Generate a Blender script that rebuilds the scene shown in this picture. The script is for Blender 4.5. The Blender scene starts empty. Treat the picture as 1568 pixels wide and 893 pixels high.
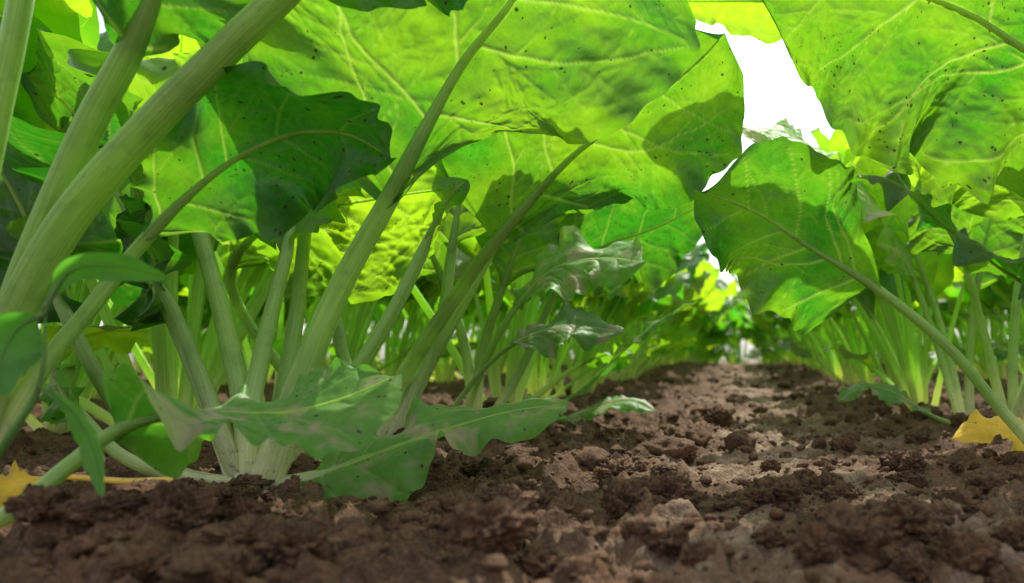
import bpy, math, random
import numpy as np
from mathutils import Vector

random.seed(7)
R = np.random.RandomState(11)

# ------------------------------------------------------------------ noise
_perm = np.random.RandomState(3).permutation(256)
_perm = np.concatenate([_perm, _perm, _perm])
_g = np.random.RandomState(5).normal(size=(256, 3))
_g /= np.linalg.norm(_g, axis=1)[:, None]

def perlin(x, y, z=0.0):
    x, y, z = np.broadcast_arrays(np.asarray(x, float), np.asarray(y, float), np.asarray(z, float))
    xi = np.floor(x).astype(int); yi = np.floor(y).astype(int); zi = np.floor(z).astype(int)
    xf = x - xi; yf = y - yi; zf = z - zi
    u = xf**3*(xf*(xf*6-15)+10); v = yf**3*(yf*(yf*6-15)+10); w = zf**3*(zf*(zf*6-15)+10)
    def gr(ix, iy, iz, fx, fy, fz):
        h = _perm[(_perm[(_perm[ix & 255] + iy) & 255] + iz) & 255]
        g = _g[h]
        return g[..., 0]*fx + g[..., 1]*fy + g[..., 2]*fz
    r = 0
    for a in (0, 1):
        for b in (0, 1):
            for c in (0, 1):
                wt = (u if a else 1-u)*(v if b else 1-v)*(w if c else 1-w)
                r = r + wt*gr(xi+a, yi+b, zi+c, xf-a, yf-b, zf-c)
    return r*1.6

def worley(x, y, seed=0):
    x = np.asarray(x, float); y = np.asarray(y, float)
    xi = np.floor(x).astype(int); yi = np.floor(y).astype(int)
    best = np.full(x.shape, 9.0); bid = np.zeros(x.shape)
    for a in (-1, 0, 1):
        for b in (-1, 0, 1):
            cx = xi+a; cy = yi+b
            h = _perm[(_perm[(cx+seed) & 255] + cy) & 255]
            h2 = _perm[(h + 77 + seed) & 255]; h3 = _perm[(h2 + 31) & 255]
            d = np.sqrt((cx+h/255.0-x)**2 + (cy+h2/255.0-y)**2)
            m = d < best
            best = np.where(m, d, best); bid = np.where(m, h3/255.0, bid)
    return best, bid

def sstep(a, b, x):
    t = np.clip((x-a)/(b-a), 0, 1)
    return t*t*(3-2*t)

# ------------------------------------------------------------------ mesh accumulator
class Acc:
    def __init__(s):
        s.v = []; s.f = []; s.m = []; s.uv = []; s.uvm = []; s.t = []; s.vn = []; s.n = 0
    def add(s, v, f, mat, uv=None, uvm=None, tint=(0.5, 0.5, 0.5), vein=None):
        n = len(v)
        s.v.append(v); s.f.append(f + s.n); s.m.append(np.full(len(f), mat))
        s.uv.append(uv if uv is not None else np.zeros((n, 2)))
        s.uvm.append(uvm if uvm is not None else np.zeros((n, 2)))
        s.t.append(np.tile(np.array(tint, float), (n, 1)))
        s.vn.append(vein if vein is not None else np.zeros(n))
        s.n += n
    def build(s, name, mats):
        me = bpy.data.meshes.new(name)
        V = np.vstack(s.v); F = np.vstack(s.f)
        me.from_pydata(V.tolist(), [], F.tolist())
        for m in mats: me.materials.append(m)
        me.polygons.foreach_set("material_index", np.concatenate(s.m).astype(np.int32))
        me.polygons.foreach_set("use_smooth", np.ones(len(F), bool))
        li = np.empty(len(me.loops), np.int32); me.loops.foreach_get("vertex_index", li)
        for nm, arr in (("UVMap", np.vstack(s.uv)), ("metric", np.vstack(s.uvm))):
            l = me.uv_layers.new(name=nm); l.data.foreach_set("uv", arr[li].astype(np.float32).ravel())
        at = me.attributes.new("tint", 'FLOAT_VECTOR', 'POINT')
        at.data.foreach_set("vector", np.vstack(s.t).astype(np.float32).ravel())
        at = me.attributes.new("vein", 'FLOAT', 'POINT')
        at.data.foreach_set("value", np.concatenate(s.vn).astype(np.float32))
        me.update()
        return me

def link(name, me):
    o = bpy.data.objects.new(name, me)
    bpy.context.scene.collection.objects.link(o)
    return o

def gridfaces(nu, nv, wrap=False):
    i = np.arange(nu-1)[:, None]
    if wrap:
        j = np.arange(nv)[None, :]; j2 = (j+1) % nv
    else:
        j = np.arange(nv-1)[None, :]; j2 = j+1
    return np.stack([i*nv+j, i*nv+j2, (i+1)*nv+j2, (i+1)*nv+j], -1).reshape(-1, 4)

class Curve:
    def __init__(s, pts, hints):
        P = np.array(pts, float); n = len(P)
        H = np.array(hints, float)
        if H.ndim == 1: H = np.tile(H, (n, 1))
        elif len(H) != n:
            H = np.stack([np.interp(np.linspace(0, 1, n), np.linspace(0, 1, len(H)), H[:, k]) for k in range(3)], 1)
        E = np.vstack([2*P[0]-P[1], P, 2*P[-1]-P[-2]])
        out = []; ho = []
        for i in range(n-1):
            p0, p1, p2, p3 = E[i:i+4]
            for t in np.linspace(0, 1, 24, endpoint=False):
                out.append(.5*((2*p1)+(-p0+p2)*t+(2*p0-5*p1+4*p2-p3)*t*t+(-p0+3*p1-3*p2+p3)*t**3))
                ho.append(H[i]*(1-t)+H[i+1]*t)
        out.append(P[-1]); ho.append(H[-1])
        out = np.array(out); ho = np.array(ho)
        d = np.concatenate([[0], np.cumsum(np.linalg.norm(np.diff(out, axis=0), axis=1))])
        s.L = d[-1]; q = np.linspace(0, 1, 161)
        s.q = q
        s.P = np.stack([np.interp(q, d/d[-1], out[:, k]) for k in range(3)], 1)
        Hh = np.stack([np.interp(q, d/d[-1], ho[:, k]) for k in range(3)], 1)
        T = np.gradient(s.P, axis=0); T /= np.linalg.norm(T, axis=1)[:, None]
        N = Hh - T*np.sum(Hh*T, 1)[:, None]; N /= np.linalg.norm(N, axis=1)[:, None]+1e-9
        s.T = T; s.N = N; s.S = np.cross(T, N)
        s.ctrl = [float(q[np.argmin(np.linalg.norm(s.P-p, axis=1))]) for p in P]
    def ev(s, A, t):
        t = np.asarray(t)
        return np.stack([np.interp(t, s.q, A[:, k]) for k in range(3)], -1)

PROF = {
 'oval': ([0, .04, .1, .2, .32, .45, .6, .75, .87, .95, 1], [.03, .12, .3, .62, .88, 1, .98, .84, .6, .36, .0]),
 'broad': ([0, .03, .08, .16, .3, .45, .6, .75, .88, .96, 1], [.05, .35, .7, .93, 1, .98, .93, .8, .55, .3, .0]),
 'blunt': ([0, .03, .08, .16, .3, .45, .6, .75, .88, .96, 1], [.05, .3, .6, .85, .97, 1, 1, .95, .78, .5, .0]),
 'narrow': ([0, .05, .15, .3, .45, .6, .75, .88, .96, 1], [.02, .15, .45, .78, .95, 1, .85, .55, .28, .0]),
 'obov': ([0, .06, .15, .27, .36, .45, .56, .68, .8, .9, .97, 1], [.02, .10, .20, .34, .58, .80, .93, 1, .92, .68, .35, 0]),
 'lobed': ([0, .05, .12, .22, .34, .46, .6, .75, .88, .96, 1], [.05, .5, .9, 1, .85, .5, .45, .55, .5, .3, 0]),
}
NVEIN = 7.0
def vs(a): return .28*a+.12*a*a      # forward sweep of the side veins (generic leaves)

def vein_field(rs, BL, W, px, py, X, Y, r0, depth):
    """branching veins grown in the flat leaf; returns (vein mask, distance) on the grid"""
    M = np.zeros_like(X); D = np.full_like(X, .012)
    xrow = X[:, 0]; dx = xrow[1]-xrow[0]
    segs = []
    wf = lambda x, sd: W*np.interp(x/BL, px[sd > 0], py[sd > 0])
    def grow(x, y, ang, sd, r, mx, lev, bend):
        st = .005; n = int(mx/st); nb = rs.randint(2, 5)
        for i in range(n):
            x2 = x+st*math.cos(ang); y2 = y+st*math.sin(ang)*sd
            if abs(y2) > .95*wf(x2, sd) or x2 > .985*BL or x2 < .01*BL or y2*sd < .001: return
            rr = r*(1-.75*i/n)
            segs.append((x, y, x2, y2, rr))
            x, y = x2, y2
            ang += bend*st*10+rs.normal(0, .06)
            nb -= 1
            if nb <= 0 and lev < depth:
                s_ = rs.choice([-1, 1]); nb = rs.randint(3, 6) if lev == 0 else rs.randint(2, 5)
                grow(x, y, ang+s_*rs.uniform(.5, .9), sd, rr*.50, mx*rs.uniform(.35, .6)*(1-.4*i/n), lev+1, -s_*.5*rs.uniform(0, 1))
    nk = 5
    for sd in (-1, 1):
        for k in range(nk):
            s0 = .02+.84*((k+rs.uniform(.1, .8))/nk)**1.05
            grow(s0*BL, 0.0005*sd, math.radians(rs.uniform(44, 64)), sd, r0*(1-.5*s0)*rs.uniform(.8, 1.1), W*1.9, 0, -.13)
    for (x0, y0, x1, y1, r) in segs:
        lo = int(max(0, (min(x0, x1)-.012-xrow[0])/dx)); hi = int((max(x0, x1)+.012-xrow[0])/dx)+2
        sl = slice(lo, hi)
        ax = X[sl]-x0; ay = Y[sl]-y0; bx = x1-x0; by = y1-y0
        t = np.clip((ax*bx+ay*by)/(bx*bx+by*by), 0, 1)
        d = np.sqrt((ax-t*bx)**2+(ay-t*by)**2)
        M[sl] = np.maximum(M[sl], np.exp(-(d/max(r, .00055))**2)*min(1, .05+r/.0013))
        D[sl] = np.minimum(D[sl], d)
    return M, np.minimum(D, np.abs(Y)+.001)

def leaf(acc, pts, hints, start, W, r0=.006, seed=0, prof='oval', fold=.15, curl=.25, wave=.2, freq=3.2,
         pk=.05, nu=34, nv=17, tint=(.5, .5, .3), net=2, mats=(0, 1), rings=48, segs=12, flare=1.4, tipr=.1, res=.0019, rag=1.0, ruf=.22):
    C = Curve(pts, hints)
    t0 = C.ctrl[start] if isinstance(start, int) else start
    rs = np.random.RandomState(seed+100)
    sx = seed*7.31
    BL = C.L*(1-t0)
    ph = rs.uniform(0, 6.28, 6)
    pr = prof if isinstance(prof, tuple) else (prof, prof)     # (v<0 side, v>0 side)
    px = [PROF[pr[0]][0], PROF[pr[1]][0]]; py = [PROF[pr[0]][1], PROF[pr[1]][1]]
    def width(s, v):
        return W*np.where(v > 0, np.interp(s, px[1], py[1]), np.interp(s, px[0], py[0]))
    def surf(s, v, field=None):
        t = t0+(1-t0)*np.clip(s, 0, 1)
        a = np.abs(v); sg = np.sign(v)
        w = width(s, v)
        w = w*(1+rag*(.14*perlin(s*4.5+sx, sg*2.3+sx)+.065*perlin(s*11+sx, sg*5.1)+.030*perlin(s*27+sx, sg*9.1)))
        tap = np.sin(np.pi*np.clip(s*.93+.05, 0, 1))**.5
        P = C.ev(C.P, t); S = C.ev(C.S, t); N = C.ev(C.N, t); T = C.ev(C.T, t)
        phs = np.where(v > 0, ph[0], ph[1]); ph2 = np.where(v > 0, ph[2], ph[3]); ph3 = np.where(v > 0, ph[4], ph[5])
        wob = 1.5*perlin(s*3+sx, sg+3.3)
        amp = 1+.9*perlin(s*4+sx, sg*7.7)
        wav = amp*(np.sin(6.283*freq*s+phs+wob)+.45*np.sin(6.283*freq*2.35*s+ph2+wob))+ruf*(1+1.2*perlin(s*6+sx, sg*3.3))*np.sin(6.283*freq*5.3*s+ph3+3*wob)*np.clip((a-.55)*2.2, 0, 1)
        n = fold*a*w - curl*a*a*w + wave*W*a**2.3*wav*tap
        if field is None:
            q = (s-vs(a))*NVEIN/.9-.3
            puck = (np.abs(np.sin(np.pi*q))-.5)*np.clip(a*5, 0, 1)*np.clip((1.02-a)*3, 0, 1)
            n = n + pk*W*puck*tap
        else:
            M, D = field
            n = n + pk*.95*W*(np.sqrt(D/.012)-.6)*tap - M*.0009
        n = n + pk*.9*W*perlin(s*BL*42+sx, v*W*42, 1.7)*np.clip(a*4, 0, 1)*tap
        n = n + pk*.22*W*perlin(s*BL*110+sx, v*W*110, 4.7)*np.clip(a*4, 0, 1)*tap
        n = n + .16*W*perlin(s*2.6+sx, v*1.7+sx, 5.5)*a*tap
        return P + S*(v*w)[..., None] + N*n[..., None] + T*(.08*W*a*a*np.cos(6.283*freq*s+phs+wob))[..., None]
    if W > 0:
        if net:
            nu = int(min(200, max(30, BL/res))); nv = int(min(141, max(15, 2*W/res)))//2*2+1
        s = np.linspace(0, 1, nu); v = np.linspace(-1, 1, nv)
        SS, VV = np.meshgrid(s, v, indexing='ij')
        wl = width(SS, VV)
        field = None
        if net:
            field = vein_field(rs, BL, W, px, py, SS*BL, VV*wl, min(.0019, .0007+W*.009), net)
        Vt = surf(SS, VV, field).reshape(-1, 3)
        vein = None if field is None else field[0].reshape(-1)
        acc.add(Vt, gridfaces(nu, nv), mats[1], np.stack([SS, VV*.5+.5], -1).reshape(-1, 2),
                np.stack([SS*BL+seed*.37, VV*wl+seed*.11], -1).reshape(-1, 2), tint, vein)
    t = np.linspace(0, .985, rings); th = np.linspace(0, 2*np.pi, segs, endpoint=False)
    TT, TH = np.meshgrid(t, th, indexing='ij')
    rad = r0*np.interp(t, [0, .06, .2, t0 if t0 > .21 else .22, t0+(1-t0)*.3, t0+(1-t0)*.7, 1] if t0 < .95 else [0, .06, .2, .5, .8, .9, 1],
                       [flare, flare*.85, 1.0, .78, .42, .2, tipr])
    P = C.ev(C.P, t); N = C.ev(C.N, t); S = C.ev(C.S, t)
    k = np.exp(-(((TH+np.pi) % (2*np.pi)-np.pi)/.55)**2)
    rr = rad[:, None]*(1-.5*k)*(1+.05*np.cos(TH*6))
    inb = sstep(t0-.02, t0+.1, t)
    P = P - N*(rad*.45*inb)[:, None]
    Vt = P[:, None]+N[:, None]*(np.cos(TH)*rr*.92)[..., None]+S[:, None]*(np.sin(TH)*rr*1.08)[..., None]
    vv = (sstep(t0+.05, t0+.35, t)[:, None]*np.ones_like(TH)).reshape(-1)
    acc.add(Vt.reshape(-1, 3), gridfaces(rings, segs, True), mats[0],
            np.stack([TT*C.L/.3, TH/6.283], -1).reshape(-1, 2), np.stack([TT*C.L, TH*.01], -1).reshape(-1, 2), tint, vv)
    return C

# ------------------------------------------------------------------ material helpers
def newmat(name):
    m = bpy.data.materials.new(name); m.use_nodes = True
    nt = m.node_tree; nt.nodes.clear()
    return m, nt
class NT:
    def __init__(s, nt): s.nt = nt
    def n(s, t, **k):
        nd = s.nt.nodes.new(t)
        for a, b in k.items(): setattr(nd, a, b)
        return nd
    def set(s, sock, val):
        if isinstance(val, bpy.types.NodeSocket): s.nt.links.new(val, sock)
        else:
            if hasattr(sock.default_value, '__len__') and not hasattr(val, '__len__'): val = [val]*len(sock.default_value)
            if hasattr(val, '__len__') and len(val) == 3 and len(sock.default_value) == 4: val = (*val, 1)
            sock.default_value = val
    def m(s, op, a, b=0.0, c=None, clamp=False):
        nd = s.n('ShaderNodeMath', operation=op); nd.use_clamp = clamp
        s.set(nd.inputs[0], a); s.set(nd.inputs[1], b)
        if c is not None: s.set(nd.inputs[2], c)
        return nd.outputs[0]
    def mix(s, f, a, b, mode='MIX'):
        nd = s.n('ShaderNodeMix', data_type='RGBA', blend_type=mode)
        s.set(nd.inputs[0], f); s.set(nd.inputs[6], a); s.set(nd.inputs[7], b)
        return nd.outputs[2]
    def grey(s, v):
        cm = s.n('ShaderNodeCombineColor'); [s.set(cm.inputs[i], v) for i in range(3)]
        return cm.outputs[0]
    def rng(s, v, a, b, c=0.0, d=1.0, smooth=True):
        nd = s.n('ShaderNodeMapRange', interpolation_type='SMOOTHSTEP' if smooth else 'LINEAR')
        s.set(nd.inputs[0], v); s.set(nd.inputs[1], a); s.set(nd.inputs[2], b); s.set(nd.inputs[3], c); s.set(nd.inputs[4], d)
        return nd.outputs[0]
    def noise(s, vec, scale, det=4, rough=.55, dist=0):
        nd = s.n('ShaderNodeTexNoise'); s.set(nd.inputs['Vector'], vec)
        nd.inputs['Scale'].default_value = scale; nd.inputs['Detail'].default_value = det
        nd.inputs['Roughness'].default_value = rough; nd.inputs['Distortion'].default_value = dist
        return nd.outputs['Fac']
    def vor(s, vec, scale, feat='F1'):
        nd = s.n('ShaderNodeTexVoronoi', feature=feat); s.set(nd.inputs['Vector'], vec)
        nd.inputs['Scale'].default_value = scale
        return nd
    def bump(s, h, st, dist):
        nd = s.n('ShaderNodeBump'); s.set(nd.inputs['Height'], h)
        nd.inputs['Strength'].default_value = st; nd.inputs['Distance'].default_value = dist
        return nd.outputs[0]
    def surface(s, col, tcol, fac, rough, spec, bp=None):
        """diffuse + soft sheen + translucency, all from the same surface normal"""
        df = s.n('ShaderNodeBsdfDiffuse'); tr = s.n('ShaderNodeBsdfTranslucent')
        s.set(df.inputs[0], col); s.set(tr.inputs[0], tcol)
        mx = s.n('ShaderNodeMixShader'); s.set(mx.inputs[0], fac)
        s.nt.links.new(df.outputs[0], mx.inputs[1]); s.nt.links.new(tr.outputs[0], mx.inputs[2])
        out = mx.outputs[0]
        if spec > 0:
            gl = s.n('ShaderNodeBsdfGlossy'); s.set(gl.inputs['Color'], (1, 1, 1)); gl.inputs['Roughness'].default_value = rough
            lw = s.n('ShaderNodeLayerWeight'); lw.inputs['Blend'].default_value = .5
            ff = s.m('MULTIPLY_ADD', s.m('POWER', lw.outputs['Facing'], 4.0), .22, .028)
            m2 = s.n('ShaderNodeMixShader'); s.set(m2.inputs[0], s.m('MULTIPLY', ff, spec))
            s.nt.links.new(out, m2.inputs[1]); s.nt.links.new(gl.outputs[0], m2.inputs[2]); out = m2.outputs[0]
            if bp is not None: s.set(gl.inputs['Normal'], bp)
        if bp is not None: s.set(df.inputs['Normal'], bp); s.set(tr.inputs['Normal'], bp)
        o = s.n('ShaderNodeOutputMaterial'); s.nt.links.new(out, o.inputs[0])

def leaf_material(name, d_dark, d_light, t_dark, t_light, vein_d, vein_t, fac=.55, rough=.48, spotamt=1.0, simple=False, blotch=None):
    m, nt = newmat(name); g = NT(nt)
    uv = g.n('ShaderNodeUVMap', uv_map='UVMap').outputs[0]
    me = g.n('ShaderNodeUVMap', uv_map='metric').outputs[0]
    at = g.n('ShaderNodeAttribute', attribute_name='tint')
    sp = g.n('ShaderNodeSeparateXYZ'); g.set(sp.inputs[0], at.outputs['Vector'])
    su = g.n('ShaderNodeSeparateXYZ'); g.set(su.inputs[0], uv)
    a = g.m('ABSOLUTE', g.m('MULTIPLY_ADD', su.outputs[1], 2.0, -1.0))
    big = g.noise(me, 11, 2, .6)
    if simple:
        sw = g.m('ADD', g.m('MULTIPLY', a, .28), g.m('MULTIPLY', g.m('MULTIPLY', a, a), .12))
        q = g.m('MULTIPLY_ADD', g.m('SUBTRACT', su.outputs[0], sw), NVEIN/.9, -.3)
        q = g.m('ADD', q, g.m('MULTIPLY_ADD', big, .5, -.25))
        fr = g.m('ABSOLUTE', g.m('SUBTRACT', g.m('FRACT', g.m('ADD', q, .5)), .5))
        vein = g.m('MULTIPLY', g.m('SUBTRACT', 1.0, g.rng(fr, 0.0, g.m('MULTIPLY_ADD', a, -.035, .05))), .6)
    else:
        vein = g.n('ShaderNodeAttribute', attribute_name='vein').outputs['Fac']
    mid = g.m('SUBTRACT', 1.0, g.rng(a, 0.0, .04))
    vm = g.m('MULTIPLY', g.m('MAXIMUM', vein, mid), .70)
    hue = g.m('ADD', g.m('MULTIPLY_ADD', big, 1.8, -.95), sp.outputs[0], clamp=True)
    dc = g.mix(hue, d_dark, d_light)
    tc = g.mix(hue, t_dark, t_light)
    br = g.m('MULTIPLY_ADD', sp.outputs[1], .8, .6)
    bp = None
    if not simple:
        fine = g.noise(me, 90, 2, .6)
        nd = g.n('ShaderNodeTexNoise'); g.set(nd.inputs['Vector'], me); nd.inputs['Scale'].default_value = 90; nd.inputs['Detail'].default_value = 1
        off = g.n('ShaderNodeVectorMath', operation='MULTIPLY_ADD'); g.set(off.inputs[0], nd.outputs['Color']); off.inputs[1].default_value = (.010, .010, 0); g.set(off.inputs[2], me)
        net = g.m('SUBTRACT', 1.0, g.rng(g.vor(off.outputs[0], 150, 'DISTANCE_TO_EDGE').outputs['Distance'], .0, .16))
        vm = g.m('MAXIMUM', vm, g.m('MULTIPLY', net, .07))
        br = g.m('MULTIPLY', br, g.rng(fine, .3, .75, .90, 1.06))
        if blotch is not None:
            bl = g.m('MULTIPLY', g.rng(g.noise(me, 26, 3, .65), .50, .62), .75)
            dc = g.mix(bl, dc, blotch)
    dc = g.mix(vm, dc, vein_d); tc = g.mix(vm, tc, vein_t)
    gb = g.grey(br)
    dc = g.mix(1.0, dc, gb, 'MULTIPLY'); tc = g.mix(1.0, tc, gb, 'MULTIPLY')
    if not simple:
        wm = g.n('ShaderNodeVectorMath', operation='MULTIPLY_ADD'); g.set(wm.inputs[0], nd.outputs['Color']); wm.inputs[1].default_value = (.006, .006, 0); g.set(wm.inputs[2], me)
        v1 = g.vor(wm.outputs[0], 250); r1 = g.n('ShaderNodeSeparateColor'); g.set(r1.inputs[0], v1.outputs['Color'])
        gate = g.noise(me, 20, 3, .7)
        thr = g.m('MULTIPLY', g.rng(gate, .40, .66), g.m('MULTIPLY', sp.outputs[2], spotamt))
        rsz = g.m('MULTIPLY_ADD', g.m('POWER', r1.outputs[1], 3.0), .36, .11)
        spot = g.m('MULTIPLY', g.m('LESS_THAN', r1.outputs[0], thr), g.m('SUBTRACT', 1.0, g.rng(v1.outputs['Distance'], g.m('MULTIPLY', rsz, .5), rsz)))
        spot = g.m('MULTIPLY', spot, .9)
        dc = g.mix(spot, dc, (.03, .018, .008)); tc = g.mix(spot, tc, (.03, .02, .005))
        bp = g.bump(g.m('ADD', g.m('MULTIPLY', vein, -.5), g.m('MULTIPLY', fine, 1.2)), .55, .0016)
    g.surface(dc, tc, fac, rough, .9, bp)
    return m

LEAF = leaf_material('beet_leaf', (.026, .095, .010), (.070, .170, .014), (.045, .34, .008), (.39, .65, .012), (.16, .29, .05), (.62, .82, .11))
PALE = leaf_material('beet_leaf_skylit', (.08, .24, .022), (.16, .33, .045), (.10, .46, .02), (.32, .64, .03), (.33, .46, .14), (.55, .75, .13), fac=.42, rough=.5, blotch=(.46, .33, .22))  # paler leaf copy: sky light on the upper faces painted into the colour
LEAFS = leaf_material('beet_leaf_row', (.032, .110, .012), (.080, .19, .015), (.07, .43, .010), (.52, .77, .016), (.18, .32, .06), (.68, .85, .12), fac=.60, simple=True)  # row copy with brighter colours, standing in for fill light under the canopy
YELLOW = leaf_material('withered_leaf', (.60, .38, .03), (.75, .50, .04), (.80, .5, .03), (.95, .70, .05), (.65, .5, .12), (.85, .7, .2), fac=.35, rough=.6, spotamt=1.6)
WEED = leaf_material('weed_leaf', (.05, .18, .02), (.09, .25, .03), (.12, .55, .03), (.27, .65, .05), (.14, .30, .06), (.33, .66, .10), fac=.45, rough=.5, spotamt=0.0)

def stem_material(name, base, mid, top, fac=.25, simple=False):
    m, nt = newmat(name); g = NT(nt)
    uv = g.n('ShaderNodeUVMap', uv_map='UVMap').outputs[0]
    su = g.n('ShaderNodeSeparateXYZ'); g.set(su.inputs[0], uv)
    at = g.n('ShaderNodeAttribute', attribute_name='tint')
    sp = g.n('ShaderNodeSeparateXYZ'); g.set(sp.inputs[0], at.outputs['Vector'])
    vn = g.n('ShaderNodeAttribute', attribute_name='vein').outputs['Fac']
    mp = g.n('ShaderNodeMapping'); g.set(mp.inputs[0], uv); mp.inputs['Scale'].default_value = (5, 34, 1)
    st = g.noise(mp.outputs[0], 1.0, 1 if simple else 3, .6)
    c = g.mix(g.rng(su.outputs[0], .0, .42), base, mid)
    c = g.mix(vn, c, top)
    c = g.mix(g.rng(st, .35, .65, 0, .55), c, g.mix(1.0, c, (1.6, 1.4, 1.8), 'MULTIPLY'))
    bp = None
    if not simple:
        geo = g.n('ShaderNodeTexCoord').outputs['Object']
        nz = g.noise(geo, 40, 2)
        c = g.mix(g.rng(nz, .5, .75, 0, .45), c, g.mix(1.0, c, (.5, .62, .5), 'MULTIPLY'))
        dirt = g.m('MULTIPLY', g.rng(g.noise(geo, 160, 3, .7), .56, .68), g.m('SUBTRACT', 1.0, g.rng(su.outputs[0], .0, .22, 0, .8)))
        c = g.mix(g.m('MULTIPLY', dirt, .75), c, (.07, .045, .025))
        bp = g.bump(st, .5, .0012)
    c = g.mix(1.0, c, g.grey(g.m('MULTIPLY_ADD', sp.outputs[1], .6, .7)), 'MULTIPLY')
    g.surface(c, g.mix(1.0, c, (1.8, 1.8, 1.2), 'MULTIPLY'), g.m('MULTIPLY_ADD', vn, .3, fac), .42, 0 if simple else 1.2, bp)
    return m
STEM = stem_material('beet_petiole', (.58, .60, .34), (.24, .41, .08), (.34, .48, .08), .35)
STEMS = stem_material('beet_petiole_row', (.58, .62, .32), (.33, .53, .11), (.38, .50, .08), .4, True)  # lighter petiole copy; light among the row stems is put into its colour
YSTEM = stem_material('withered_petiole', (.6, .45, .1), (.62, .45, .07), (.62, .42, .05), .3)
WSTEM = stem_material('weed_stem', (.12, .25, .05), (.12, .28, .05), (.12, .28, .05), .25)
BM = [STEM, LEAF, PALE]
PM = (0, 2)

# ------------------------------------------------------------------ soil
ROWS_L = [-.37-.5*k for k in range(8)]
ROWS_R = [.34+.5*k for k in range(8)]
def gh(x, y):
    x = np.asarray(x, float); y = np.asarray(y, float)
    z = np.zeros(np.broadcast(x, y).shape)
    for r in ROWS_L+ROWS_R:
        z = z+.012*np.exp(-((x-r)/.11)**2)*sstep(.45, .9, y)
    z = z+.015*np.exp(-(((x+.30)/.09)**2+((y-.41)/.05)**2))
    z = z+.008*np.exp(-(((x-.12)/.06)**2+((y-.42)/.04)**2))
    z = z+.005*perlin(x*5, y*5, 2.2)
    # the field rises gently to a low crest, then falls away
    z = z+.060*sstep(.9, 4.9, y)-.030*np.clip(y-5.0, 0, 12)**1.1*.6
    return z
def gdetail(x, y):
    rough = .4+.6*sstep(-.25, .25, perlin(x*7+4, y*4+9, .5)+np.clip((np.abs(x-.05)-.14)*3.0, -.3, .6)+.5*sstep(.65, .42, y))
    d = .0070*perlin(x*13, y*13, .3)+.0060*perlin(x*31, y*31, 1.3)
    wx = x+.018*perlin(x*26, y*26, 8.1); wy = y+.018*perlin(x*26+9, y*26, 3.1)
    f, i = worley(wx*15, wy*15, 3); d = d+rough*.024*np.clip(.50-f, 0, 1)*(i > .45)
    f, i = worley(wx*34, wy*34, 9); d = d+rough*.022*np.clip(.52-f, 0, 1)*(i > .35)
    f, i = worley(wx*80, wy*80, 21); d = d+(.35+.65*rough)*.0115*np.clip(.58-f, 0, 1)
    f, i = worley(wx*190, wy*190, 41); d = d+(.4+.6*rough)*.0050*np.clip(.6-f, 0, 1)
    d = d+.0026*perlin(x*90, y*90, 6.6)
    return d-.0100
def steps(a, b, fn):
    o = [a]
    while o[-1] < b: o.append(o[-1]+fn(o[-1]))
    return np.array(o)
xs_r = steps(.55, 60, lambda v: .004+.12*(v-.55)); xs_l = -steps(1.0, 60, lambda v: .004+.12*(v-1.0))[::-1]
xs = np.concatenate([xs_l[:-1], np.arange(-1.0, -.6, .005), np.arange(-.6, .55, .0022), xs_r[:]])
ys = np.concatenate([np.linspace(-30, -1, 12), np.linspace(-.9, .24, 24), steps(.26, 90, lambda v: max(.0016, .0042*v) if v < 6 else .03*v)])
XX, YY = np.meshgrid(xs, ys, indexing='ij')
ZZ = gh(XX, YY)+gdetail(XX, YY)
a = Acc()
a.add(np.stack([XX, YY, ZZ], -1).reshape(-1, 3), gridfaces(len(xs), len(ys))[:, ::-1], 0)

def soil_mat(name, clod=False):
    m, nt = newmat(name); g = NT(nt)
    geo = g.n('ShaderNodeNewGeometry').outputs['Position']
    sp = g.n('ShaderNodeSeparateXYZ'); g.set(sp.inputs[0], geo)
    n1 = g.noise(geo, 9, 3, .6); n2 = g.noise(geo, 55, 4, .65); n3 = g.noise(geo, 380, 3, .7)
    dx = g.m('ABSOLUTE', g.m('SUBTRACT', sp.outputs[0], .06))
    strip = g.m('SUBTRACT', 1.0, g.rng(dx, .04, .20))
    dry = g.m('MULTIPLY', g.m('MULTIPLY', g.rng(n1, .40, .60), g.rng(n2, .38, .62, 1, .3)), g.m('MULTIPLY_ADD', strip, .9, .05))
    c = g.mix(g.rng(n2, .3, .7), (.058, .026, .012), (.195, .100, .049))
    c = g.mix(g.rng(n3, .42, .72, 0, .6), c, (.31, .185, .105))
    c = g.mix(g.rng(g.noise(geo, 170, 2), .55, .72, 0, .5), c, (.032, .015, .007))
    if not clod:
        c = g.mix(g.m('MULTIPLY', dry, .9), c, g.mix(g.rng(n3, .3, .7), (.36, .245, .16), (.56, .42, .29)))
    nb = g.noise(geo, 300, 4, .75)
    bp = g.bump(g.m('ADD', nb, g.m('MULTIPLY', n2, .6)), .95, .0055)
    p = g.n('ShaderNodeBsdfPrincipled'); g.set(p.inputs['Base Color'], c); g.set(p.inputs['Normal'], bp)
    p.inputs['Roughness'].default_value = .8; p.inputs['Specular IOR Level'].default_value = .3
    o = g.n('ShaderNodeOutputMaterial'); nt.links.new(p.outputs[0], o.inputs[0])
    return m
SOIL = soil_mat('soil'); CLOD = soil_mat('soil_clod', True)
link('soil_ground', a.build('soil_ground', [SOIL]))

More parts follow.
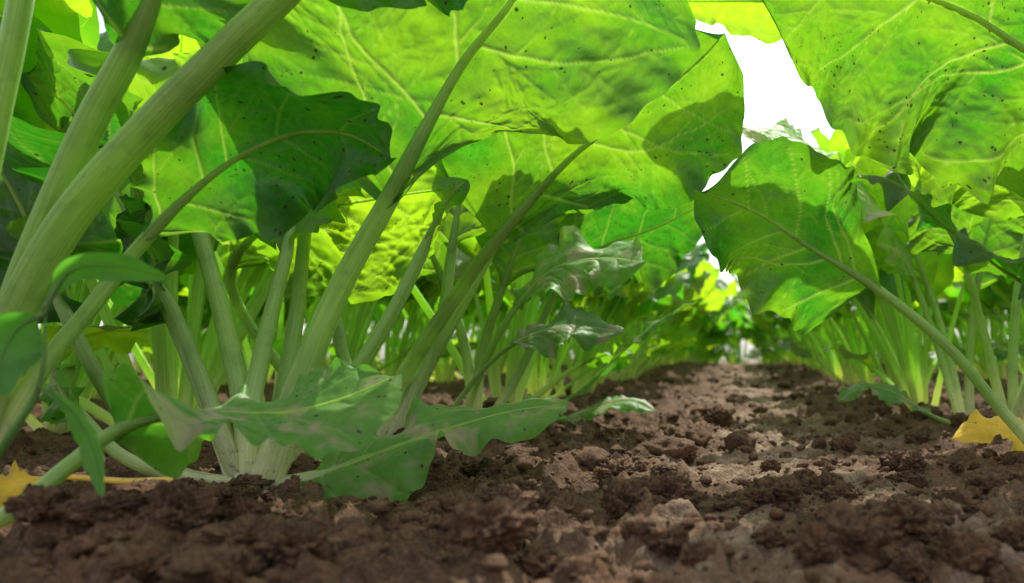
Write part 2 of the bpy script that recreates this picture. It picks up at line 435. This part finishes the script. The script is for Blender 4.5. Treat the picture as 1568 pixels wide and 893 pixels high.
def ico(sub):
    import bmesh
    bm = bmesh.new(); bmesh.ops.create_icosphere(bm, subdivisions=sub, radius=1)
    v = np.array([x.co[:] for x in bm.verts]); f = np.array([[w.index for w in x.verts] for x in bm.faces]); bm.free()
    return v, f
I = {k: ico(k) for k in (2, 3, 5)}
cv = []; cf = []; cn = 0
def clod(x, y, r, k, z, flat=.72, sink=.5):
    global cn
    v, f = I[k]
    o = R.uniform(0, 50, 3)
    d = 1+.42*perlin(v[:, 0]*1.3+o[0], v[:, 1]*1.3+o[1], v[:, 2]*1.3+o[2])
    if k > 2: d = d+.26*perlin(v[:, 0]*3+o[0], v[:, 1]*3+o[1], v[:, 2]*3+o[2])
    if k > 3:
        d = d+.20*perlin(v[:, 0]*7+o[0], v[:, 1]*7, v[:, 2]*7)+.13*perlin(v[:, 0]*16+o[0], v[:, 1]*16, v[:, 2]*16)-.24*np.abs(perlin(v[:, 0]*4.5, v[:, 1]*4.5+o[0], v[:, 2]*4.5))
    s = np.array([R.uniform(.8, 1.4), R.uniform(.8, 1.2), flat*R.uniform(.8, 1.2)])
    an = R.uniform(0, 6.28); c, sn = math.cos(an), math.sin(an)
    w = v*d[:, None]*r*s
    w = np.stack([w[:, 0]*c-w[:, 1]*sn, w[:, 0]*sn+w[:, 1]*c, w[:, 2]], 1)
    cv.append(w+np.array([x, y, z+r*flat*(1-sink)])); cf.append(f+cn); cn += len(v)
def zat(x, y): return float((gh(np.array([x]), np.array([y]))+gdetail(np.array([x]), np.array([y])))[0])
for (x, y, r) in [(-.055, .535, .022), (-.075, .515, .014), (.066, .62, .019), (.045, .63, .012), (.028, .56, .014), (.010, .55, .009), (.054, .40, .020), (.040, .385, .012), (.095, .455, .020), (.118, .47, .013), (.072, .44, .012),
                  (-.17, .60, .012), (-.036, 1.20, .024), (.14, .50, .015), (-.245, .395, .016), (-.30, .42, .017), (-.21, .37, .013), (-.27, .36, .011), (-.325, .40, .012), (-.28, .445, .011),
                  (-.10, .385, .011), (-.14, .47, .013), (-.12, .75, .016), (.16, .72, .014), (.12, .9, .014), (.15, .42, .014), (-.02, .39, .008), (.115, .40, .014), (.085, .385, .010), (.13, .375, .011),
                  (-.10, .64, .012), (.19, .60, .013), (-.06, .82, .013), (-.42, .50, .010), (-.2, .52, .012), (.22, .95, .015), (-.22, .68, .012), (.03, .75, .009)]:
    clod(x, y, r, 5, zat(x, y))
def scatter(N, lo, span, x0, x1, rb, re, cap, k):
    yy = lo*np.exp(R.uniform(0, span, N)); xx = R.uniform(x0, x1, N); rr_ = rb*np.exp(R.exponential(re, N))
    zz = gh(xx, yy)+gdetail(xx, yy)
    for x, y, r, z in zip(xx, yy, rr_, zz):
        r = min(r*(1+.14*y), cap)
        clod(x, y, r, 5 if (k == 3 and y < .75 and r > .0065) else k, z)
scatter(900, .32, 2.6, -.45, .40, .0034, .42, .018, 3)
scatter(6500, .3, 2.0, -.75, .42, .0010, .45, .0055, 2)
me = bpy.data.meshes.new('soil_clods'); me.from_pydata(np.vstack(cv).tolist(), [], np.vstack(cf).tolist())
me.polygons.foreach_set("use_smooth", np.ones(len(me.polygons), bool)); me.materials.append(CLOD); me.update()
link('soil_clods', me)

# dry straw and root fibres lying on the soil (one object)
ac = Acc()
for i in range(80):
    y = .34*math.exp(R.uniform(0, 1.9)); x = R.uniform(-.5, .38); L = R.uniform(.006, .028); an = R.uniform(0, 6.28)
    z = zat(x, y)+.0022
    P = np.array([[x+L*(t-.5)*math.cos(an)+R.normal(0, .0006), y+L*(t-.5)*math.sin(an)+R.normal(0, .0006), z+R.uniform(-.0006, .0016)] for t in np.linspace(0, 1, 5)])
    r = R.uniform(.00025, .0006)
    th = np.linspace(0, 6.283, 5, endpoint=False)
    V = P[:, None]+r*np.stack([-np.sin(an)*np.cos(th), np.cos(an)*np.cos(th), np.sin(th)], -1)[None]
    ac.add(V.reshape(-1, 3), gridfaces(5, 5, True), 0)
m_, nt_ = newmat('dry_straw'); g_ = NT(nt_)
p_ = g_.n('ShaderNodeBsdfPrincipled'); g_.set(p_.inputs[0], g_.mix(g_.noise(g_.n('ShaderNodeNewGeometry').outputs['Position'], 30, 2), (.22, .12, .05), (.55, .42, .22))); p_.inputs['Roughness'].default_value = .7
o_ = g_.n('ShaderNodeOutputMaterial'); nt_.links.new(p_.outputs[0], o_.inputs[0])
link('straw_litter', ac.build('straw_litter', [m_]))

# ------------------------------------------------------------------ foreground beet plants (world coordinates, metres)
AW = (0, .85, .5)
def plant(name, leaves, mats=BM):
    ac = Acc()
    for i, L in enumerate(leaves):
        L = dict(L); leaf(ac, L.pop('p'), L.pop('h', AW), L.pop('s'), L.pop('w'), **L)
    return link(name, ac.build(name, mats))

plant('sugar_beet_plant', [
 dict(p=[(-.365, .60, -.005), (-.3425, .60, .059), (-.326, .60, .104), (-.305, .605, .159), (-.270, .61, .2265), (-.2425, .605, .274), (-.210, .60, .3265), (-.1725, .60, .374), (-.140, .59, .425), (-.118, .57, .468)],
      s=4, w=.132, r0=.0088, seed=1, prof=('obov', 'broad'), fold=.10, curl=.12, wave=.13, freq=2.0, pk=.034, tint=(.48, .55, .45), res=.0017, net=3, rag=.9, ruf=.35),
 dict(p=[(-.3725, .60, -.005), (-.394, .624, .0626), (-.4266, .648, .1367), (-.4648, .672, .222), (-.4788, .684, .2813), (-.4785, .696, .3308), (-.4553, .696, .3685)],
      s=3, w=.06, r0=.0078, seed=2, tint=(1.0, .75, .1), h=(.1, .9, .35)),
 dict(p=[(-.3775, .60, -.005), (-.4346, .636, .0777), (-.4868, .66, .1594), (-.5358, .684, .2357), (-.606, .72, .3208), (-.676, .744, .3716)],
      s=2, w=.085, r0=.0078, seed=3, tint=(.25, .45, .2), wave=.25),
 dict(p=[(-.385, .60, .0), (-.4224, .576, .020), (-.4632, .576, .075), (-.4944, .576, .133), (-.535, .60, .189), (-.565, .60, .244), (-.595, .60, .274)],
      s=3, w=.078, r0=.006, seed=4, tint=(.05, .2, .3), wave=.3),
 dict(p=[(-.360, .60, -.005), (-.3468, .612, .0327), (-.318, .636, .0777), (-.2915, .66, .1374), (-.2736, .684, .1958), (-.2552, .696, .2438), (-.245, .71, .262)],
      s=4, w=.016, r0=.0068, seed=5, tint=(.5, .6, .1), prof='narrow', h=(.5, .2, .6)),
 dict(p=[(-.3675, .60, .004), (-.335, .60, .007), (-.294, .588, .0205), (-.255, .60, .035), (-.2236, .624, .0464), (-.1836, .648, .057), (-.1456, .672, .0608)],
      s=1, w=.046, r0=.005, seed=6, tint=(.45, .6, .3), h=[(0, -.2, 1), (-.2, -.8, .6), (0, -.6, .9), (0, -.45, .9)], wave=.30, freq=2.3, fold=.15, curl=.4, prof=('narrow', 'lobed'), mats=PM, rag=1.0),
 dict(p=[(-.380, .605, -.005), (-.395, .60, .04), (-.42, .61, .09), (-.46, .63, .15), (-.52, .66, .20)], s=3, w=.06, r0=.0058, seed=7, tint=(.1, .25, .3)),
 dict(p=[(-.375, .61, -.005), (-.385, .66, .06), (-.40, .71, .14), (-.42, .76, .22), (-.43, .80, .31), (-.42, .83, .38)], s=3, w=.06, r0=.007, seed=8, tint=(.7, .6, .1)),
 dict(p=[(-.375, .60, -.005), (-.382, .612, .05), (-.385, .64, .12), (-.392, .68, .19), (-.40, .72, .25), (-.39, .74, .32)], s=3, w=.05, r0=.0065, seed=9, tint=(.5, .6, .1)),
 dict(p=[(-.385, .60, .003), (-.41, .575, .012), (-.44, .56, .030), (-.47, .56, .060), (-.5, .57, .09)], s=3, w=.03, r0=.005, seed=10, tint=(.3, .5, .4), mats=PM),
])
plant('sugar_beet_plant', [
 dict(p=[(-.508, .50, .0), (-.475, .50, .091), (-.450, .50, .149), (-.421, .50, .197), (-.371, .50, .253), (-.329, .50, .295), (-.2875, .50, .3346), (-.2375, .50, .385), (-.195, .50, .430), (-.165, .49, .46)],
      s=6, w=.075, r0=.0105, seed=11, tint=(.3, .5, .2), h=(-.3, .6, .8), prof='oval'),
 dict(p=[(-.504, .505, .0), (-.467, .505, .128), (-.442, .505, .195), (-.4167, .505, .253), (-.394, .505, .295), (-.371, .50, .337), (-.354, .50, .378), (-.346, .49, .4325)],
      s=4, w=.06, r0=.0095, seed=12, tint=(.15, .35, .2), h=(-.7, .4, .3)),
 dict(p=[(-.51, .50, .0), (-.50, .50, .12), (-.475, .50, .245), (-.4625, .50, .303), (-.454, .50, .353), (-.44, .49, .41)], s=4, w=.06, r0=.0078, seed=13, tint=(.4, .5, .2)),
 dict(p=[(-.500, .504, .010), (-.4601, .516, .0905), (-.4356, .528, .1343), (-.4095, .54, .1801), (-.3735, .54, .2161), (-.342, .54, .2395), (-.306, .54, .2544), (-.270, .54, .2544), (-.2394, .54, .2386)],
      s=3, w=.053, r0=.0052, seed=14, tint=(.10, .40, 1.5), h=(.15, .8, .6), wave=.42, freq=2.2, fold=.0, curl=.2, res=.0014, rag=1.4, ruf=.3),
 dict(p=[(-.47, .44, .0), (-.4068, .432, .0115), (-.3811, .444, .0374), (-.3629, .456, .0569), (-.3393, .468, .0671), (-.312, .48, .0672), (-.2829, .492, .0663), (-.252, .504, .0751), (-.2258, .516, .0884)],
      s=3, w=.056, r0=.0048, seed=15, tint=(.30, .68, .7), h=[(0, .3, 1), (.3, .8, .5), (.3, .9, .4), (.2, .6, .8), (0, -.35, 1), (0, -.55, .85), (-.1, -.7, .7)], wave=.26, freq=1.9, prof='broad', res=.0014, curl=.30, mats=PM, rag=.9),
])
plant('sugar_beet_plant', [
 dict(p=[(-.3885, .84, .0), (-.364, .84, .0706), (-.2924, .816, .1666), (-.2475, .792, .2142), (-.1755, .78, .2905), (-.1216, .768, .3291), (-.0693, .756, .3602), (-.0328, .744, .3864), (-.012, .732, .404)],
      s=3, w=.106, r0=.0078, seed=21, prof=('obov', 'broad'), fold=.08, curl=.12, wave=.15, freq=2.4, pk=.038, tint=(.40, .52, .9), net=3, rag=1.1, ruf=.35),
 dict(p=[(-.46, .90, .0), (-.50, .87, .08), (-.531, .84, .1476), (-.5266, .816, .1946), (-.467, .78, .2317), (-.3976, .768, .2487), (-.3187, .756, .2588), (-.2666, .744, .262)],
      s=3, w=.095, r0=.0058, seed=22, tint=(.8, .85, .1), h=(.1, .9, .35), pk=.12),
 dict(p=[(-.38, .85, .0), (-.34, .86, .09), (-.30, .87, .17), (-.26, .88, .25), (-.2, .88, .33), (-.13, .87, .38)], s=3, w=.07, r0=.0065, seed=23, tint=(.4, .5, .2)),
 dict(p=[(-.38, .84, .0), (-.35, .85, .07), (-.33, .87, .14), (-.325, .89, .22), (-.32, .91, .3), (-.31, .93, .37)], s=3, w=.06, r0=.0065, seed=24, tint=(.6, .5, .2)),
 dict(p=[(-.39, .85, .0), (-.43, .86, .09), (-.46, .88, .18), (-.5, .9, .27), (-.55, .92, .34)], s=3, w=.07, r0=.0065, seed=25, tint=(.6, .5, .2)),
 dict(p=[(-.365, .93, .0), (-.31, .91, .07), (-.2625, .90, .1135), (-.210, .90, .136), (-.1725, .90, .136), (-.1332, .888, .1305)], s=2, w=.042, r0=.004, seed=26, tint=(.3, .30, .6), h=(0, -.5, .9), wave=.26, freq=1.9, mats=PM, rag=.9),
])
plant('sugar_beet_plant', [
 dict(p=[(-.36, 1.12, .0), (-.3135, 1.14, .0886), (-.2565, 1.14, .2121), (-.1932, 1.10, .2546), (-.117, 1.08, .2782), (-.045, 1.08, .3142)], s=2, w=.075, r0=.006, seed=31, tint=(.15, .4, .3), wave=.22),
 dict(p=[(-.37, 1.04, .0), (-.3198, .984, .09), (-.272, .96, .1624), (-.224, .96, .2104), (-.168, .96, .2224), (-.1131, .936, .2154)], s=2, w=.056, r0=.0052, seed=32, tint=(.6, .75, .2), h=(0, -.75, .8), wave=.25, freq=2.2, mats=PM, rag=.9),
 dict(p=[(-.33, 1.10, .0), (-.234, 1.08, .044), (-.162, 1.08, .107), (-.108, 1.08, .152), (-.054, 1.08, .180)], s=1, w=.024, r0=.0042, seed=33, tint=(.3, .45, .5), prof='narrow', h=(-.4, -.1, 1), wave=.25, freq=2, mats=PM, rag=.7),
 dict(p=[(-.37, 1.1, .0), (-.36, 1.1, .10), (-.33, 1.1, .2), (-.29, 1.1, .3), (-.23, 1.1, .38)], s=2, w=.07, r0=.0068, seed=34, tint=(.5, .5, .2)),
 dict(p=[(-.37, 1.1, .0), (-.38, 1.1, .10), (-.41, 1.1, .2), (-.46, 1.1, .3), (-.53, 1.1, .36)], s=2, w=.07, r0=.0068, seed=35, tint=(.5, .5, .2)),
 dict(p=[(-.33, 1.12, .0), (-.26, 1.1, .012), (-.20, 1.09, .030), (-.15, 1.08, .040), (-.115, 1.07, .028)], s=1, w=.028, r0=.004, seed=36, tint=(.4, .5, .3), h=(0, -.4, 1), wave=.25, freq=2, mats=PM, rag=.9),
])
plant('sugar_beet_plant', [
 dict(p=[(.36, .74, .0), (.39, .72, .17), (.3472, .672, .2949), (.2856, .672, .3425), (.2409, .66, .3602), (.198, .66, .3877), (.1458, .648, .4013), (.0864, .648, .4121), (.040, .648, .4100), (.012, .648, .405)],
      s=2, w=.122, r0=.0075, seed=41, prof=('broad', 'blunt'), fold=.05, curl=.12, wave=.18, freq=2.8, pk=.055, tint=(.38, .50, .9), h=(0, .8, .6), net=3, rag=1.3, ruf=.35),
 dict(p=[(.300, .74, -.005), (.246, .73, .051), (.192, .72, .111), (.126, .72, .165), (.066, .72, .202), (.018, .71, .231), (-.033, .70, .249)],
      s=3, w=.078, r0=.0052, seed=42, prof=('oval', 'broad'), fold=.05, curl=.12, wave=.20, freq=2.1, pk=.045, tint=(.33, .58, .3), rag=1.3, ruf=.3),
 dict(p=[(.34, .76, .0), (.36, .78, .1), (.37, .80, .2), (.36, .82, .3), (.31, .84, .37), (.25, .84, .40)], s=3, w=.08, r0=.0068, seed=43, tint=(.5, .5, .2)),
])
plant('sugar_beet_plant', [
 dict(p=[(.33, .95, .0), (.3525, .90, .151), (.2808, .864, .2066), (.217, .84, .2456), (.168, .84, .2876), (.112, .84, .2946)], s=1, w=.062, r0=.0052, seed=51, tint=(.15, .4, .3), h=(.3, -.25, 1), wave=.3),
 dict(p=[(.34, .95, .0), (.37, .93, .15), (.36, .9, .25), (.30, .88, .33), (.22, .87, .36), (.14, .87, .35)], s=2, w=.09, r0=.0065, seed=52, tint=(.8, .8, .3), wave=.2),
 dict(p=[(.33, .95, .0), (.31, .95, .08), (.29, .95, .16), (.27, .95, .23), (.23, .95, .29)], s=3, w=.05, r0=.006, seed=53, tint=(.4, .5, .2)),
 dict(p=[(.34, .96, .0), (.34, .97, .09), (.35, .98, .18), (.37, .99, .27), (.4, 1, .34)], s=3, w=.07, r0=.006, seed=54, tint=(.4, .5, .2)),
 dict(p=[(.33, .95, .0), (.37, .93, .2), (.30, .92, .37), (.18, .91, .46), (.08, .90, .505), (-.07, .90, .510)], s=3, w=.042, r0=.006, seed=55, tint=(1.0, .8, .2), wave=.2, h=(0, .7, .7)),
])
plant('sugar_beet_plant', [
 dict(p=[(.33, 1.15, .0), (.2565, 1.14, .2121), (.1748, 1.104, .3382), (.071, 1.08, .4042), (-.04, 1.08, .425)], s=1, w=.085, r0=.0055, seed=61, tint=(.9, 1.0, .1), wave=.2, h=(0, -.45, 1), mats=PM),
 dict(p=[(.33, 1.12, .0), (.27, 1.08, .020), (.216, 1.08, .053), (.171, 1.08, .062), (.1395, 1.08, .04)], s=1, w=.030, r0=.004, seed=62, tint=(.3, .45, .3), h=(0, -.3, 1), wave=.25, freq=2, mats=PM),
 dict(p=[(.33, 1.15, .0), (.31, 1.15, .1), (.28, 1.15, .2), (.22, 1.13, .32), (.13, 1.12, .36)], s=2, w=.07, r0=.006, seed=63, tint=(1.0, 1.0, .1), wave=.2),
 dict(p=[(.34, 1.15, .0), (.34, 1.15, .1), (.35, 1.15, .2), (.37, 1.15, .3), (.4, 1.15, .37)], s=2, w=.07, r0=.006, seed=64, tint=(.5, .5, .1)),
])
YM = [YSTEM, YELLOW]
plant('withered_beet_leaf', [dict(p=[(.30, .80, .006), (.289, .78, .018), (.2665, .77, .0345), (.2405, .77, .0330), (.211, .77, .022)], s=0, w=.023, r0=.0025, seed=71, h=(0, -.6, .8), prof='broad', wave=.3, freq=2.2, tint=(.6, .9, 1.0))], YM)
plant('withered_beet_leaf', [dict(p=[(-.3956, .55, .014), (-.43, .548, .014), (-.4635, .54, .018), (-.4859, .516, .018), (-.51, .50, .018)], s=2, w=.016, r0=.0024, seed=72, h=(0, -.5, .9), wave=.35, tint=(.7, .9, .3))], YM)

WM = [WSTEM, WEED]
plant('weed_seedling', [
 dict(p=[(-.41, .40, .0), (-.3616, .384, .0546), (-.3424, .384, .0866), (-.3392, .384, .125), (-.3386, .384, .1298)], s=.96, w=0, r0=.0022, seed=81),
 dict(p=[(-.3392, .384, .125), (-.3264, .384, .1426), (-.304, .384, .1448), (-.279, .384, .1394)], s=.04, w=.0075, r0=.0009, seed=82, prof='narrow', net=0, wave=.06, h=(0, .9, .5), pk=.0, rag=.2),
 dict(p=[(-.3392, .384, .122), (-.348, .38, .115), (-.352, .375, .100), (-.347, .37, .083)], s=.04, w=.0135, r0=.0009, seed=83, net=0, wave=.06, h=(-.3, .6, .5), pk=.01, rag=.2),
 dict(p=[(-.3424, .384, .0866), (-.323, .380, .074), (-.309, .376, .055), (-.302, .372, .034)], s=.04, w=.0095, r0=.0009, seed=84, prof='narrow', net=0, wave=.06, h=(.1, .8, .5), pk=.01, rag=.2),
], WM)

# ------------------------------------------------------------------ generic beets for the rows
def generic(seed):
    rs = np.random.RandomState(seed); ac = Acc()
    nl = rs.randint(10, 14)
    for i in range(nl):
        u = i/(nl-1)
        az = rs.normal(0, .7) if rs.rand() < .6 else rs.uniform(0, 6.28)
        th0 = math.radians(6+25*u+rs.uniform(-5, 6)); th1 = math.radians(50+40*u+rs.uniform(-15, 20))
        L = (.45+.06*(1-u))*rs.uniform(.8, 1.14); bf = rs.uniform(.48, .58)
        if u > .93: th0 = math.radians(50); L *= .55
        n = 9; pts = []; hs = []
        p = np.array([.014*math.cos(az), .014*math.sin(az), -.005]); d = np.array([math.cos(az), math.sin(az), 0])
        tw = rs.uniform(-.6, .6)
        for k in range(n):
            t = k/(n-1); phi = th0+(th1-th0)*(t**2.4)
            pts.append(p.copy())
            N_ = -math.cos(phi)*d+np.array([0, 0, math.sin(phi)])
            hs.append(N_+tw*t*np.cross(d, [0, 0, 1]))
            p = p+(math.sin(phi)*d+np.array([0, 0, math.cos(phi)]))*L/(n-1)
        leaf(ac, pts, hs, bf, rs.uniform(.050, .075)*(L/.45), r0=rs.uniform(.0038, .0066), seed=seed*40+i, wave=rs.uniform(.15, .32), freq=rs.uniform(1.8, 3.0),
             pk=.08, net=0, rings=16, segs=8, fold=rs.uniform(.0, .3), curl=rs.uniform(.1, .45), ruf=.15,
             tint=(rs.uniform(.1, 1.1), rs.uniform(.35, .95), rs.uniform(.0, .4)))
    return ac.build('sugar_beet_mesh_%d' % seed, [STEMS, LEAFS])
GEN = [generic(200+k) for k in range(8)]
far = bpy.data.objects.new('sugar_beet_rows', None); bpy.context.scene.collection.objects.link(far)
cnt = 0
def put(x, y, left, s=1.0):
    global cnt
    me = GEN[random.randrange(8)]
    near = y < 3 and abs(x) < 1
    o = bpy.data.objects.new('sugar_beet_plant' if near else 'row_beet', me)
    bpy.context.scene.collection.objects.link(o)
    if not near: o.parent = far
    s *= random.uniform(.88, 1.14)
    o.scale = (s, s, s*random.uniform(.95, 1.08))
    o.rotation_euler = (0, 0, (0 if left else math.pi)+random.gauss(0, .45))
    o.location = (x+random.uniform(-.02, .02), y, float(gh(x, y))-.004)
    cnt += 1
for k, x in enumerate(ROWS_L[:5]):
    y = [1.28, .80, 1.0, 1.2, 1.5][k]
    lim = [9, 6, 5, 5, 4][k]
    while y < lim:
        put(x, y, True, 1.0 if y < 3 else 1.08); y += random.uniform(.18, .26)
for k, x in enumerate(ROWS_R[:3]):
    y = [1.34, .85, 1.1][k]
    lim = [9, 6, 5][k]
    while y < lim:
        put(x, y, False, 1.0 if y < 3 else 1.08); y += random.uniform(.18, .26)
put(-.70, .98, True, 1.12)
# headland: beets sown across the end of the rows, just past the crest
for j in range(3):
    for i in range(11):
        put(-1.3+i*.26+random.uniform(-.06, .06), 5.9+j*.6+random.uniform(-.1, .1), i % 2 == 0, 1.0)

# ------------------------------------------------------------------ light, sky, camera
sun_el, sun_az = math.radians(58), math.radians(12)
d = Vector((math.sin(sun_az)*math.cos(sun_el), math.cos(sun_az)*math.cos(sun_el), math.sin(sun_el)))
sl = bpy.data.lights.new('sun', 'SUN'); sl.energy = 5.0; sl.angle = math.radians(.6); sl.color = (1, .96, .88)
so = bpy.data.objects.new('sun', sl); bpy.context.scene.collection.objects.link(so)
so.rotation_euler = (-d).to_track_quat('-Z', 'Y').to_euler()
w = bpy.data.worlds.new('World'); bpy.context.scene.world = w; w.use_nodes = True
g = NT(w.node_tree); w.node_tree.nodes.clear()
sk = g.n('ShaderNodeTexSky', sky_type='NISHITA'); sk.sun_disc = False; sk.sun_elevation = sun_el; sk.sun_rotation = sun_az
sk.dust_density = 2.0; sk.air_density = 1.6
hs = g.n('ShaderNodeHueSaturation'); hs.inputs['Saturation'].default_value = .3; hs.inputs['Value'].default_value = 1.55; g.set(hs.inputs['Color'], sk.outputs[0])
bg = g.n('ShaderNodeBackground'); bg.inputs[1].default_value = .15; g.set(bg.inputs[0], hs.outputs[0])
wo = g.n('ShaderNodeOutputWorld'); w.node_tree.links.new(bg.outputs[0], wo.inputs[0])

cam = bpy.data.cameras.new('camera'); co = bpy.data.objects.new('camera', cam); bpy.context.scene.collection.objects.link(co)
co.location = (0, 0, .10); co.rotation_euler = (math.radians(90), 0, 0)
cam.sensor_width = 36; cam.lens = 27.55; cam.shift_x = -.2207; cam.shift_y = .065
cam.clip_start = .01; cam.clip_end = 500
cam.dof.use_dof = True; cam.dof.focus_distance = .68; cam.dof.aperture_fstop = 6.3
sc = bpy.context.scene; sc.camera = co
sc.view_settings.view_transform = 'Standard'; sc.view_settings.look = 'None'; sc.view_settings.exposure = 0
print('instances', cnt)
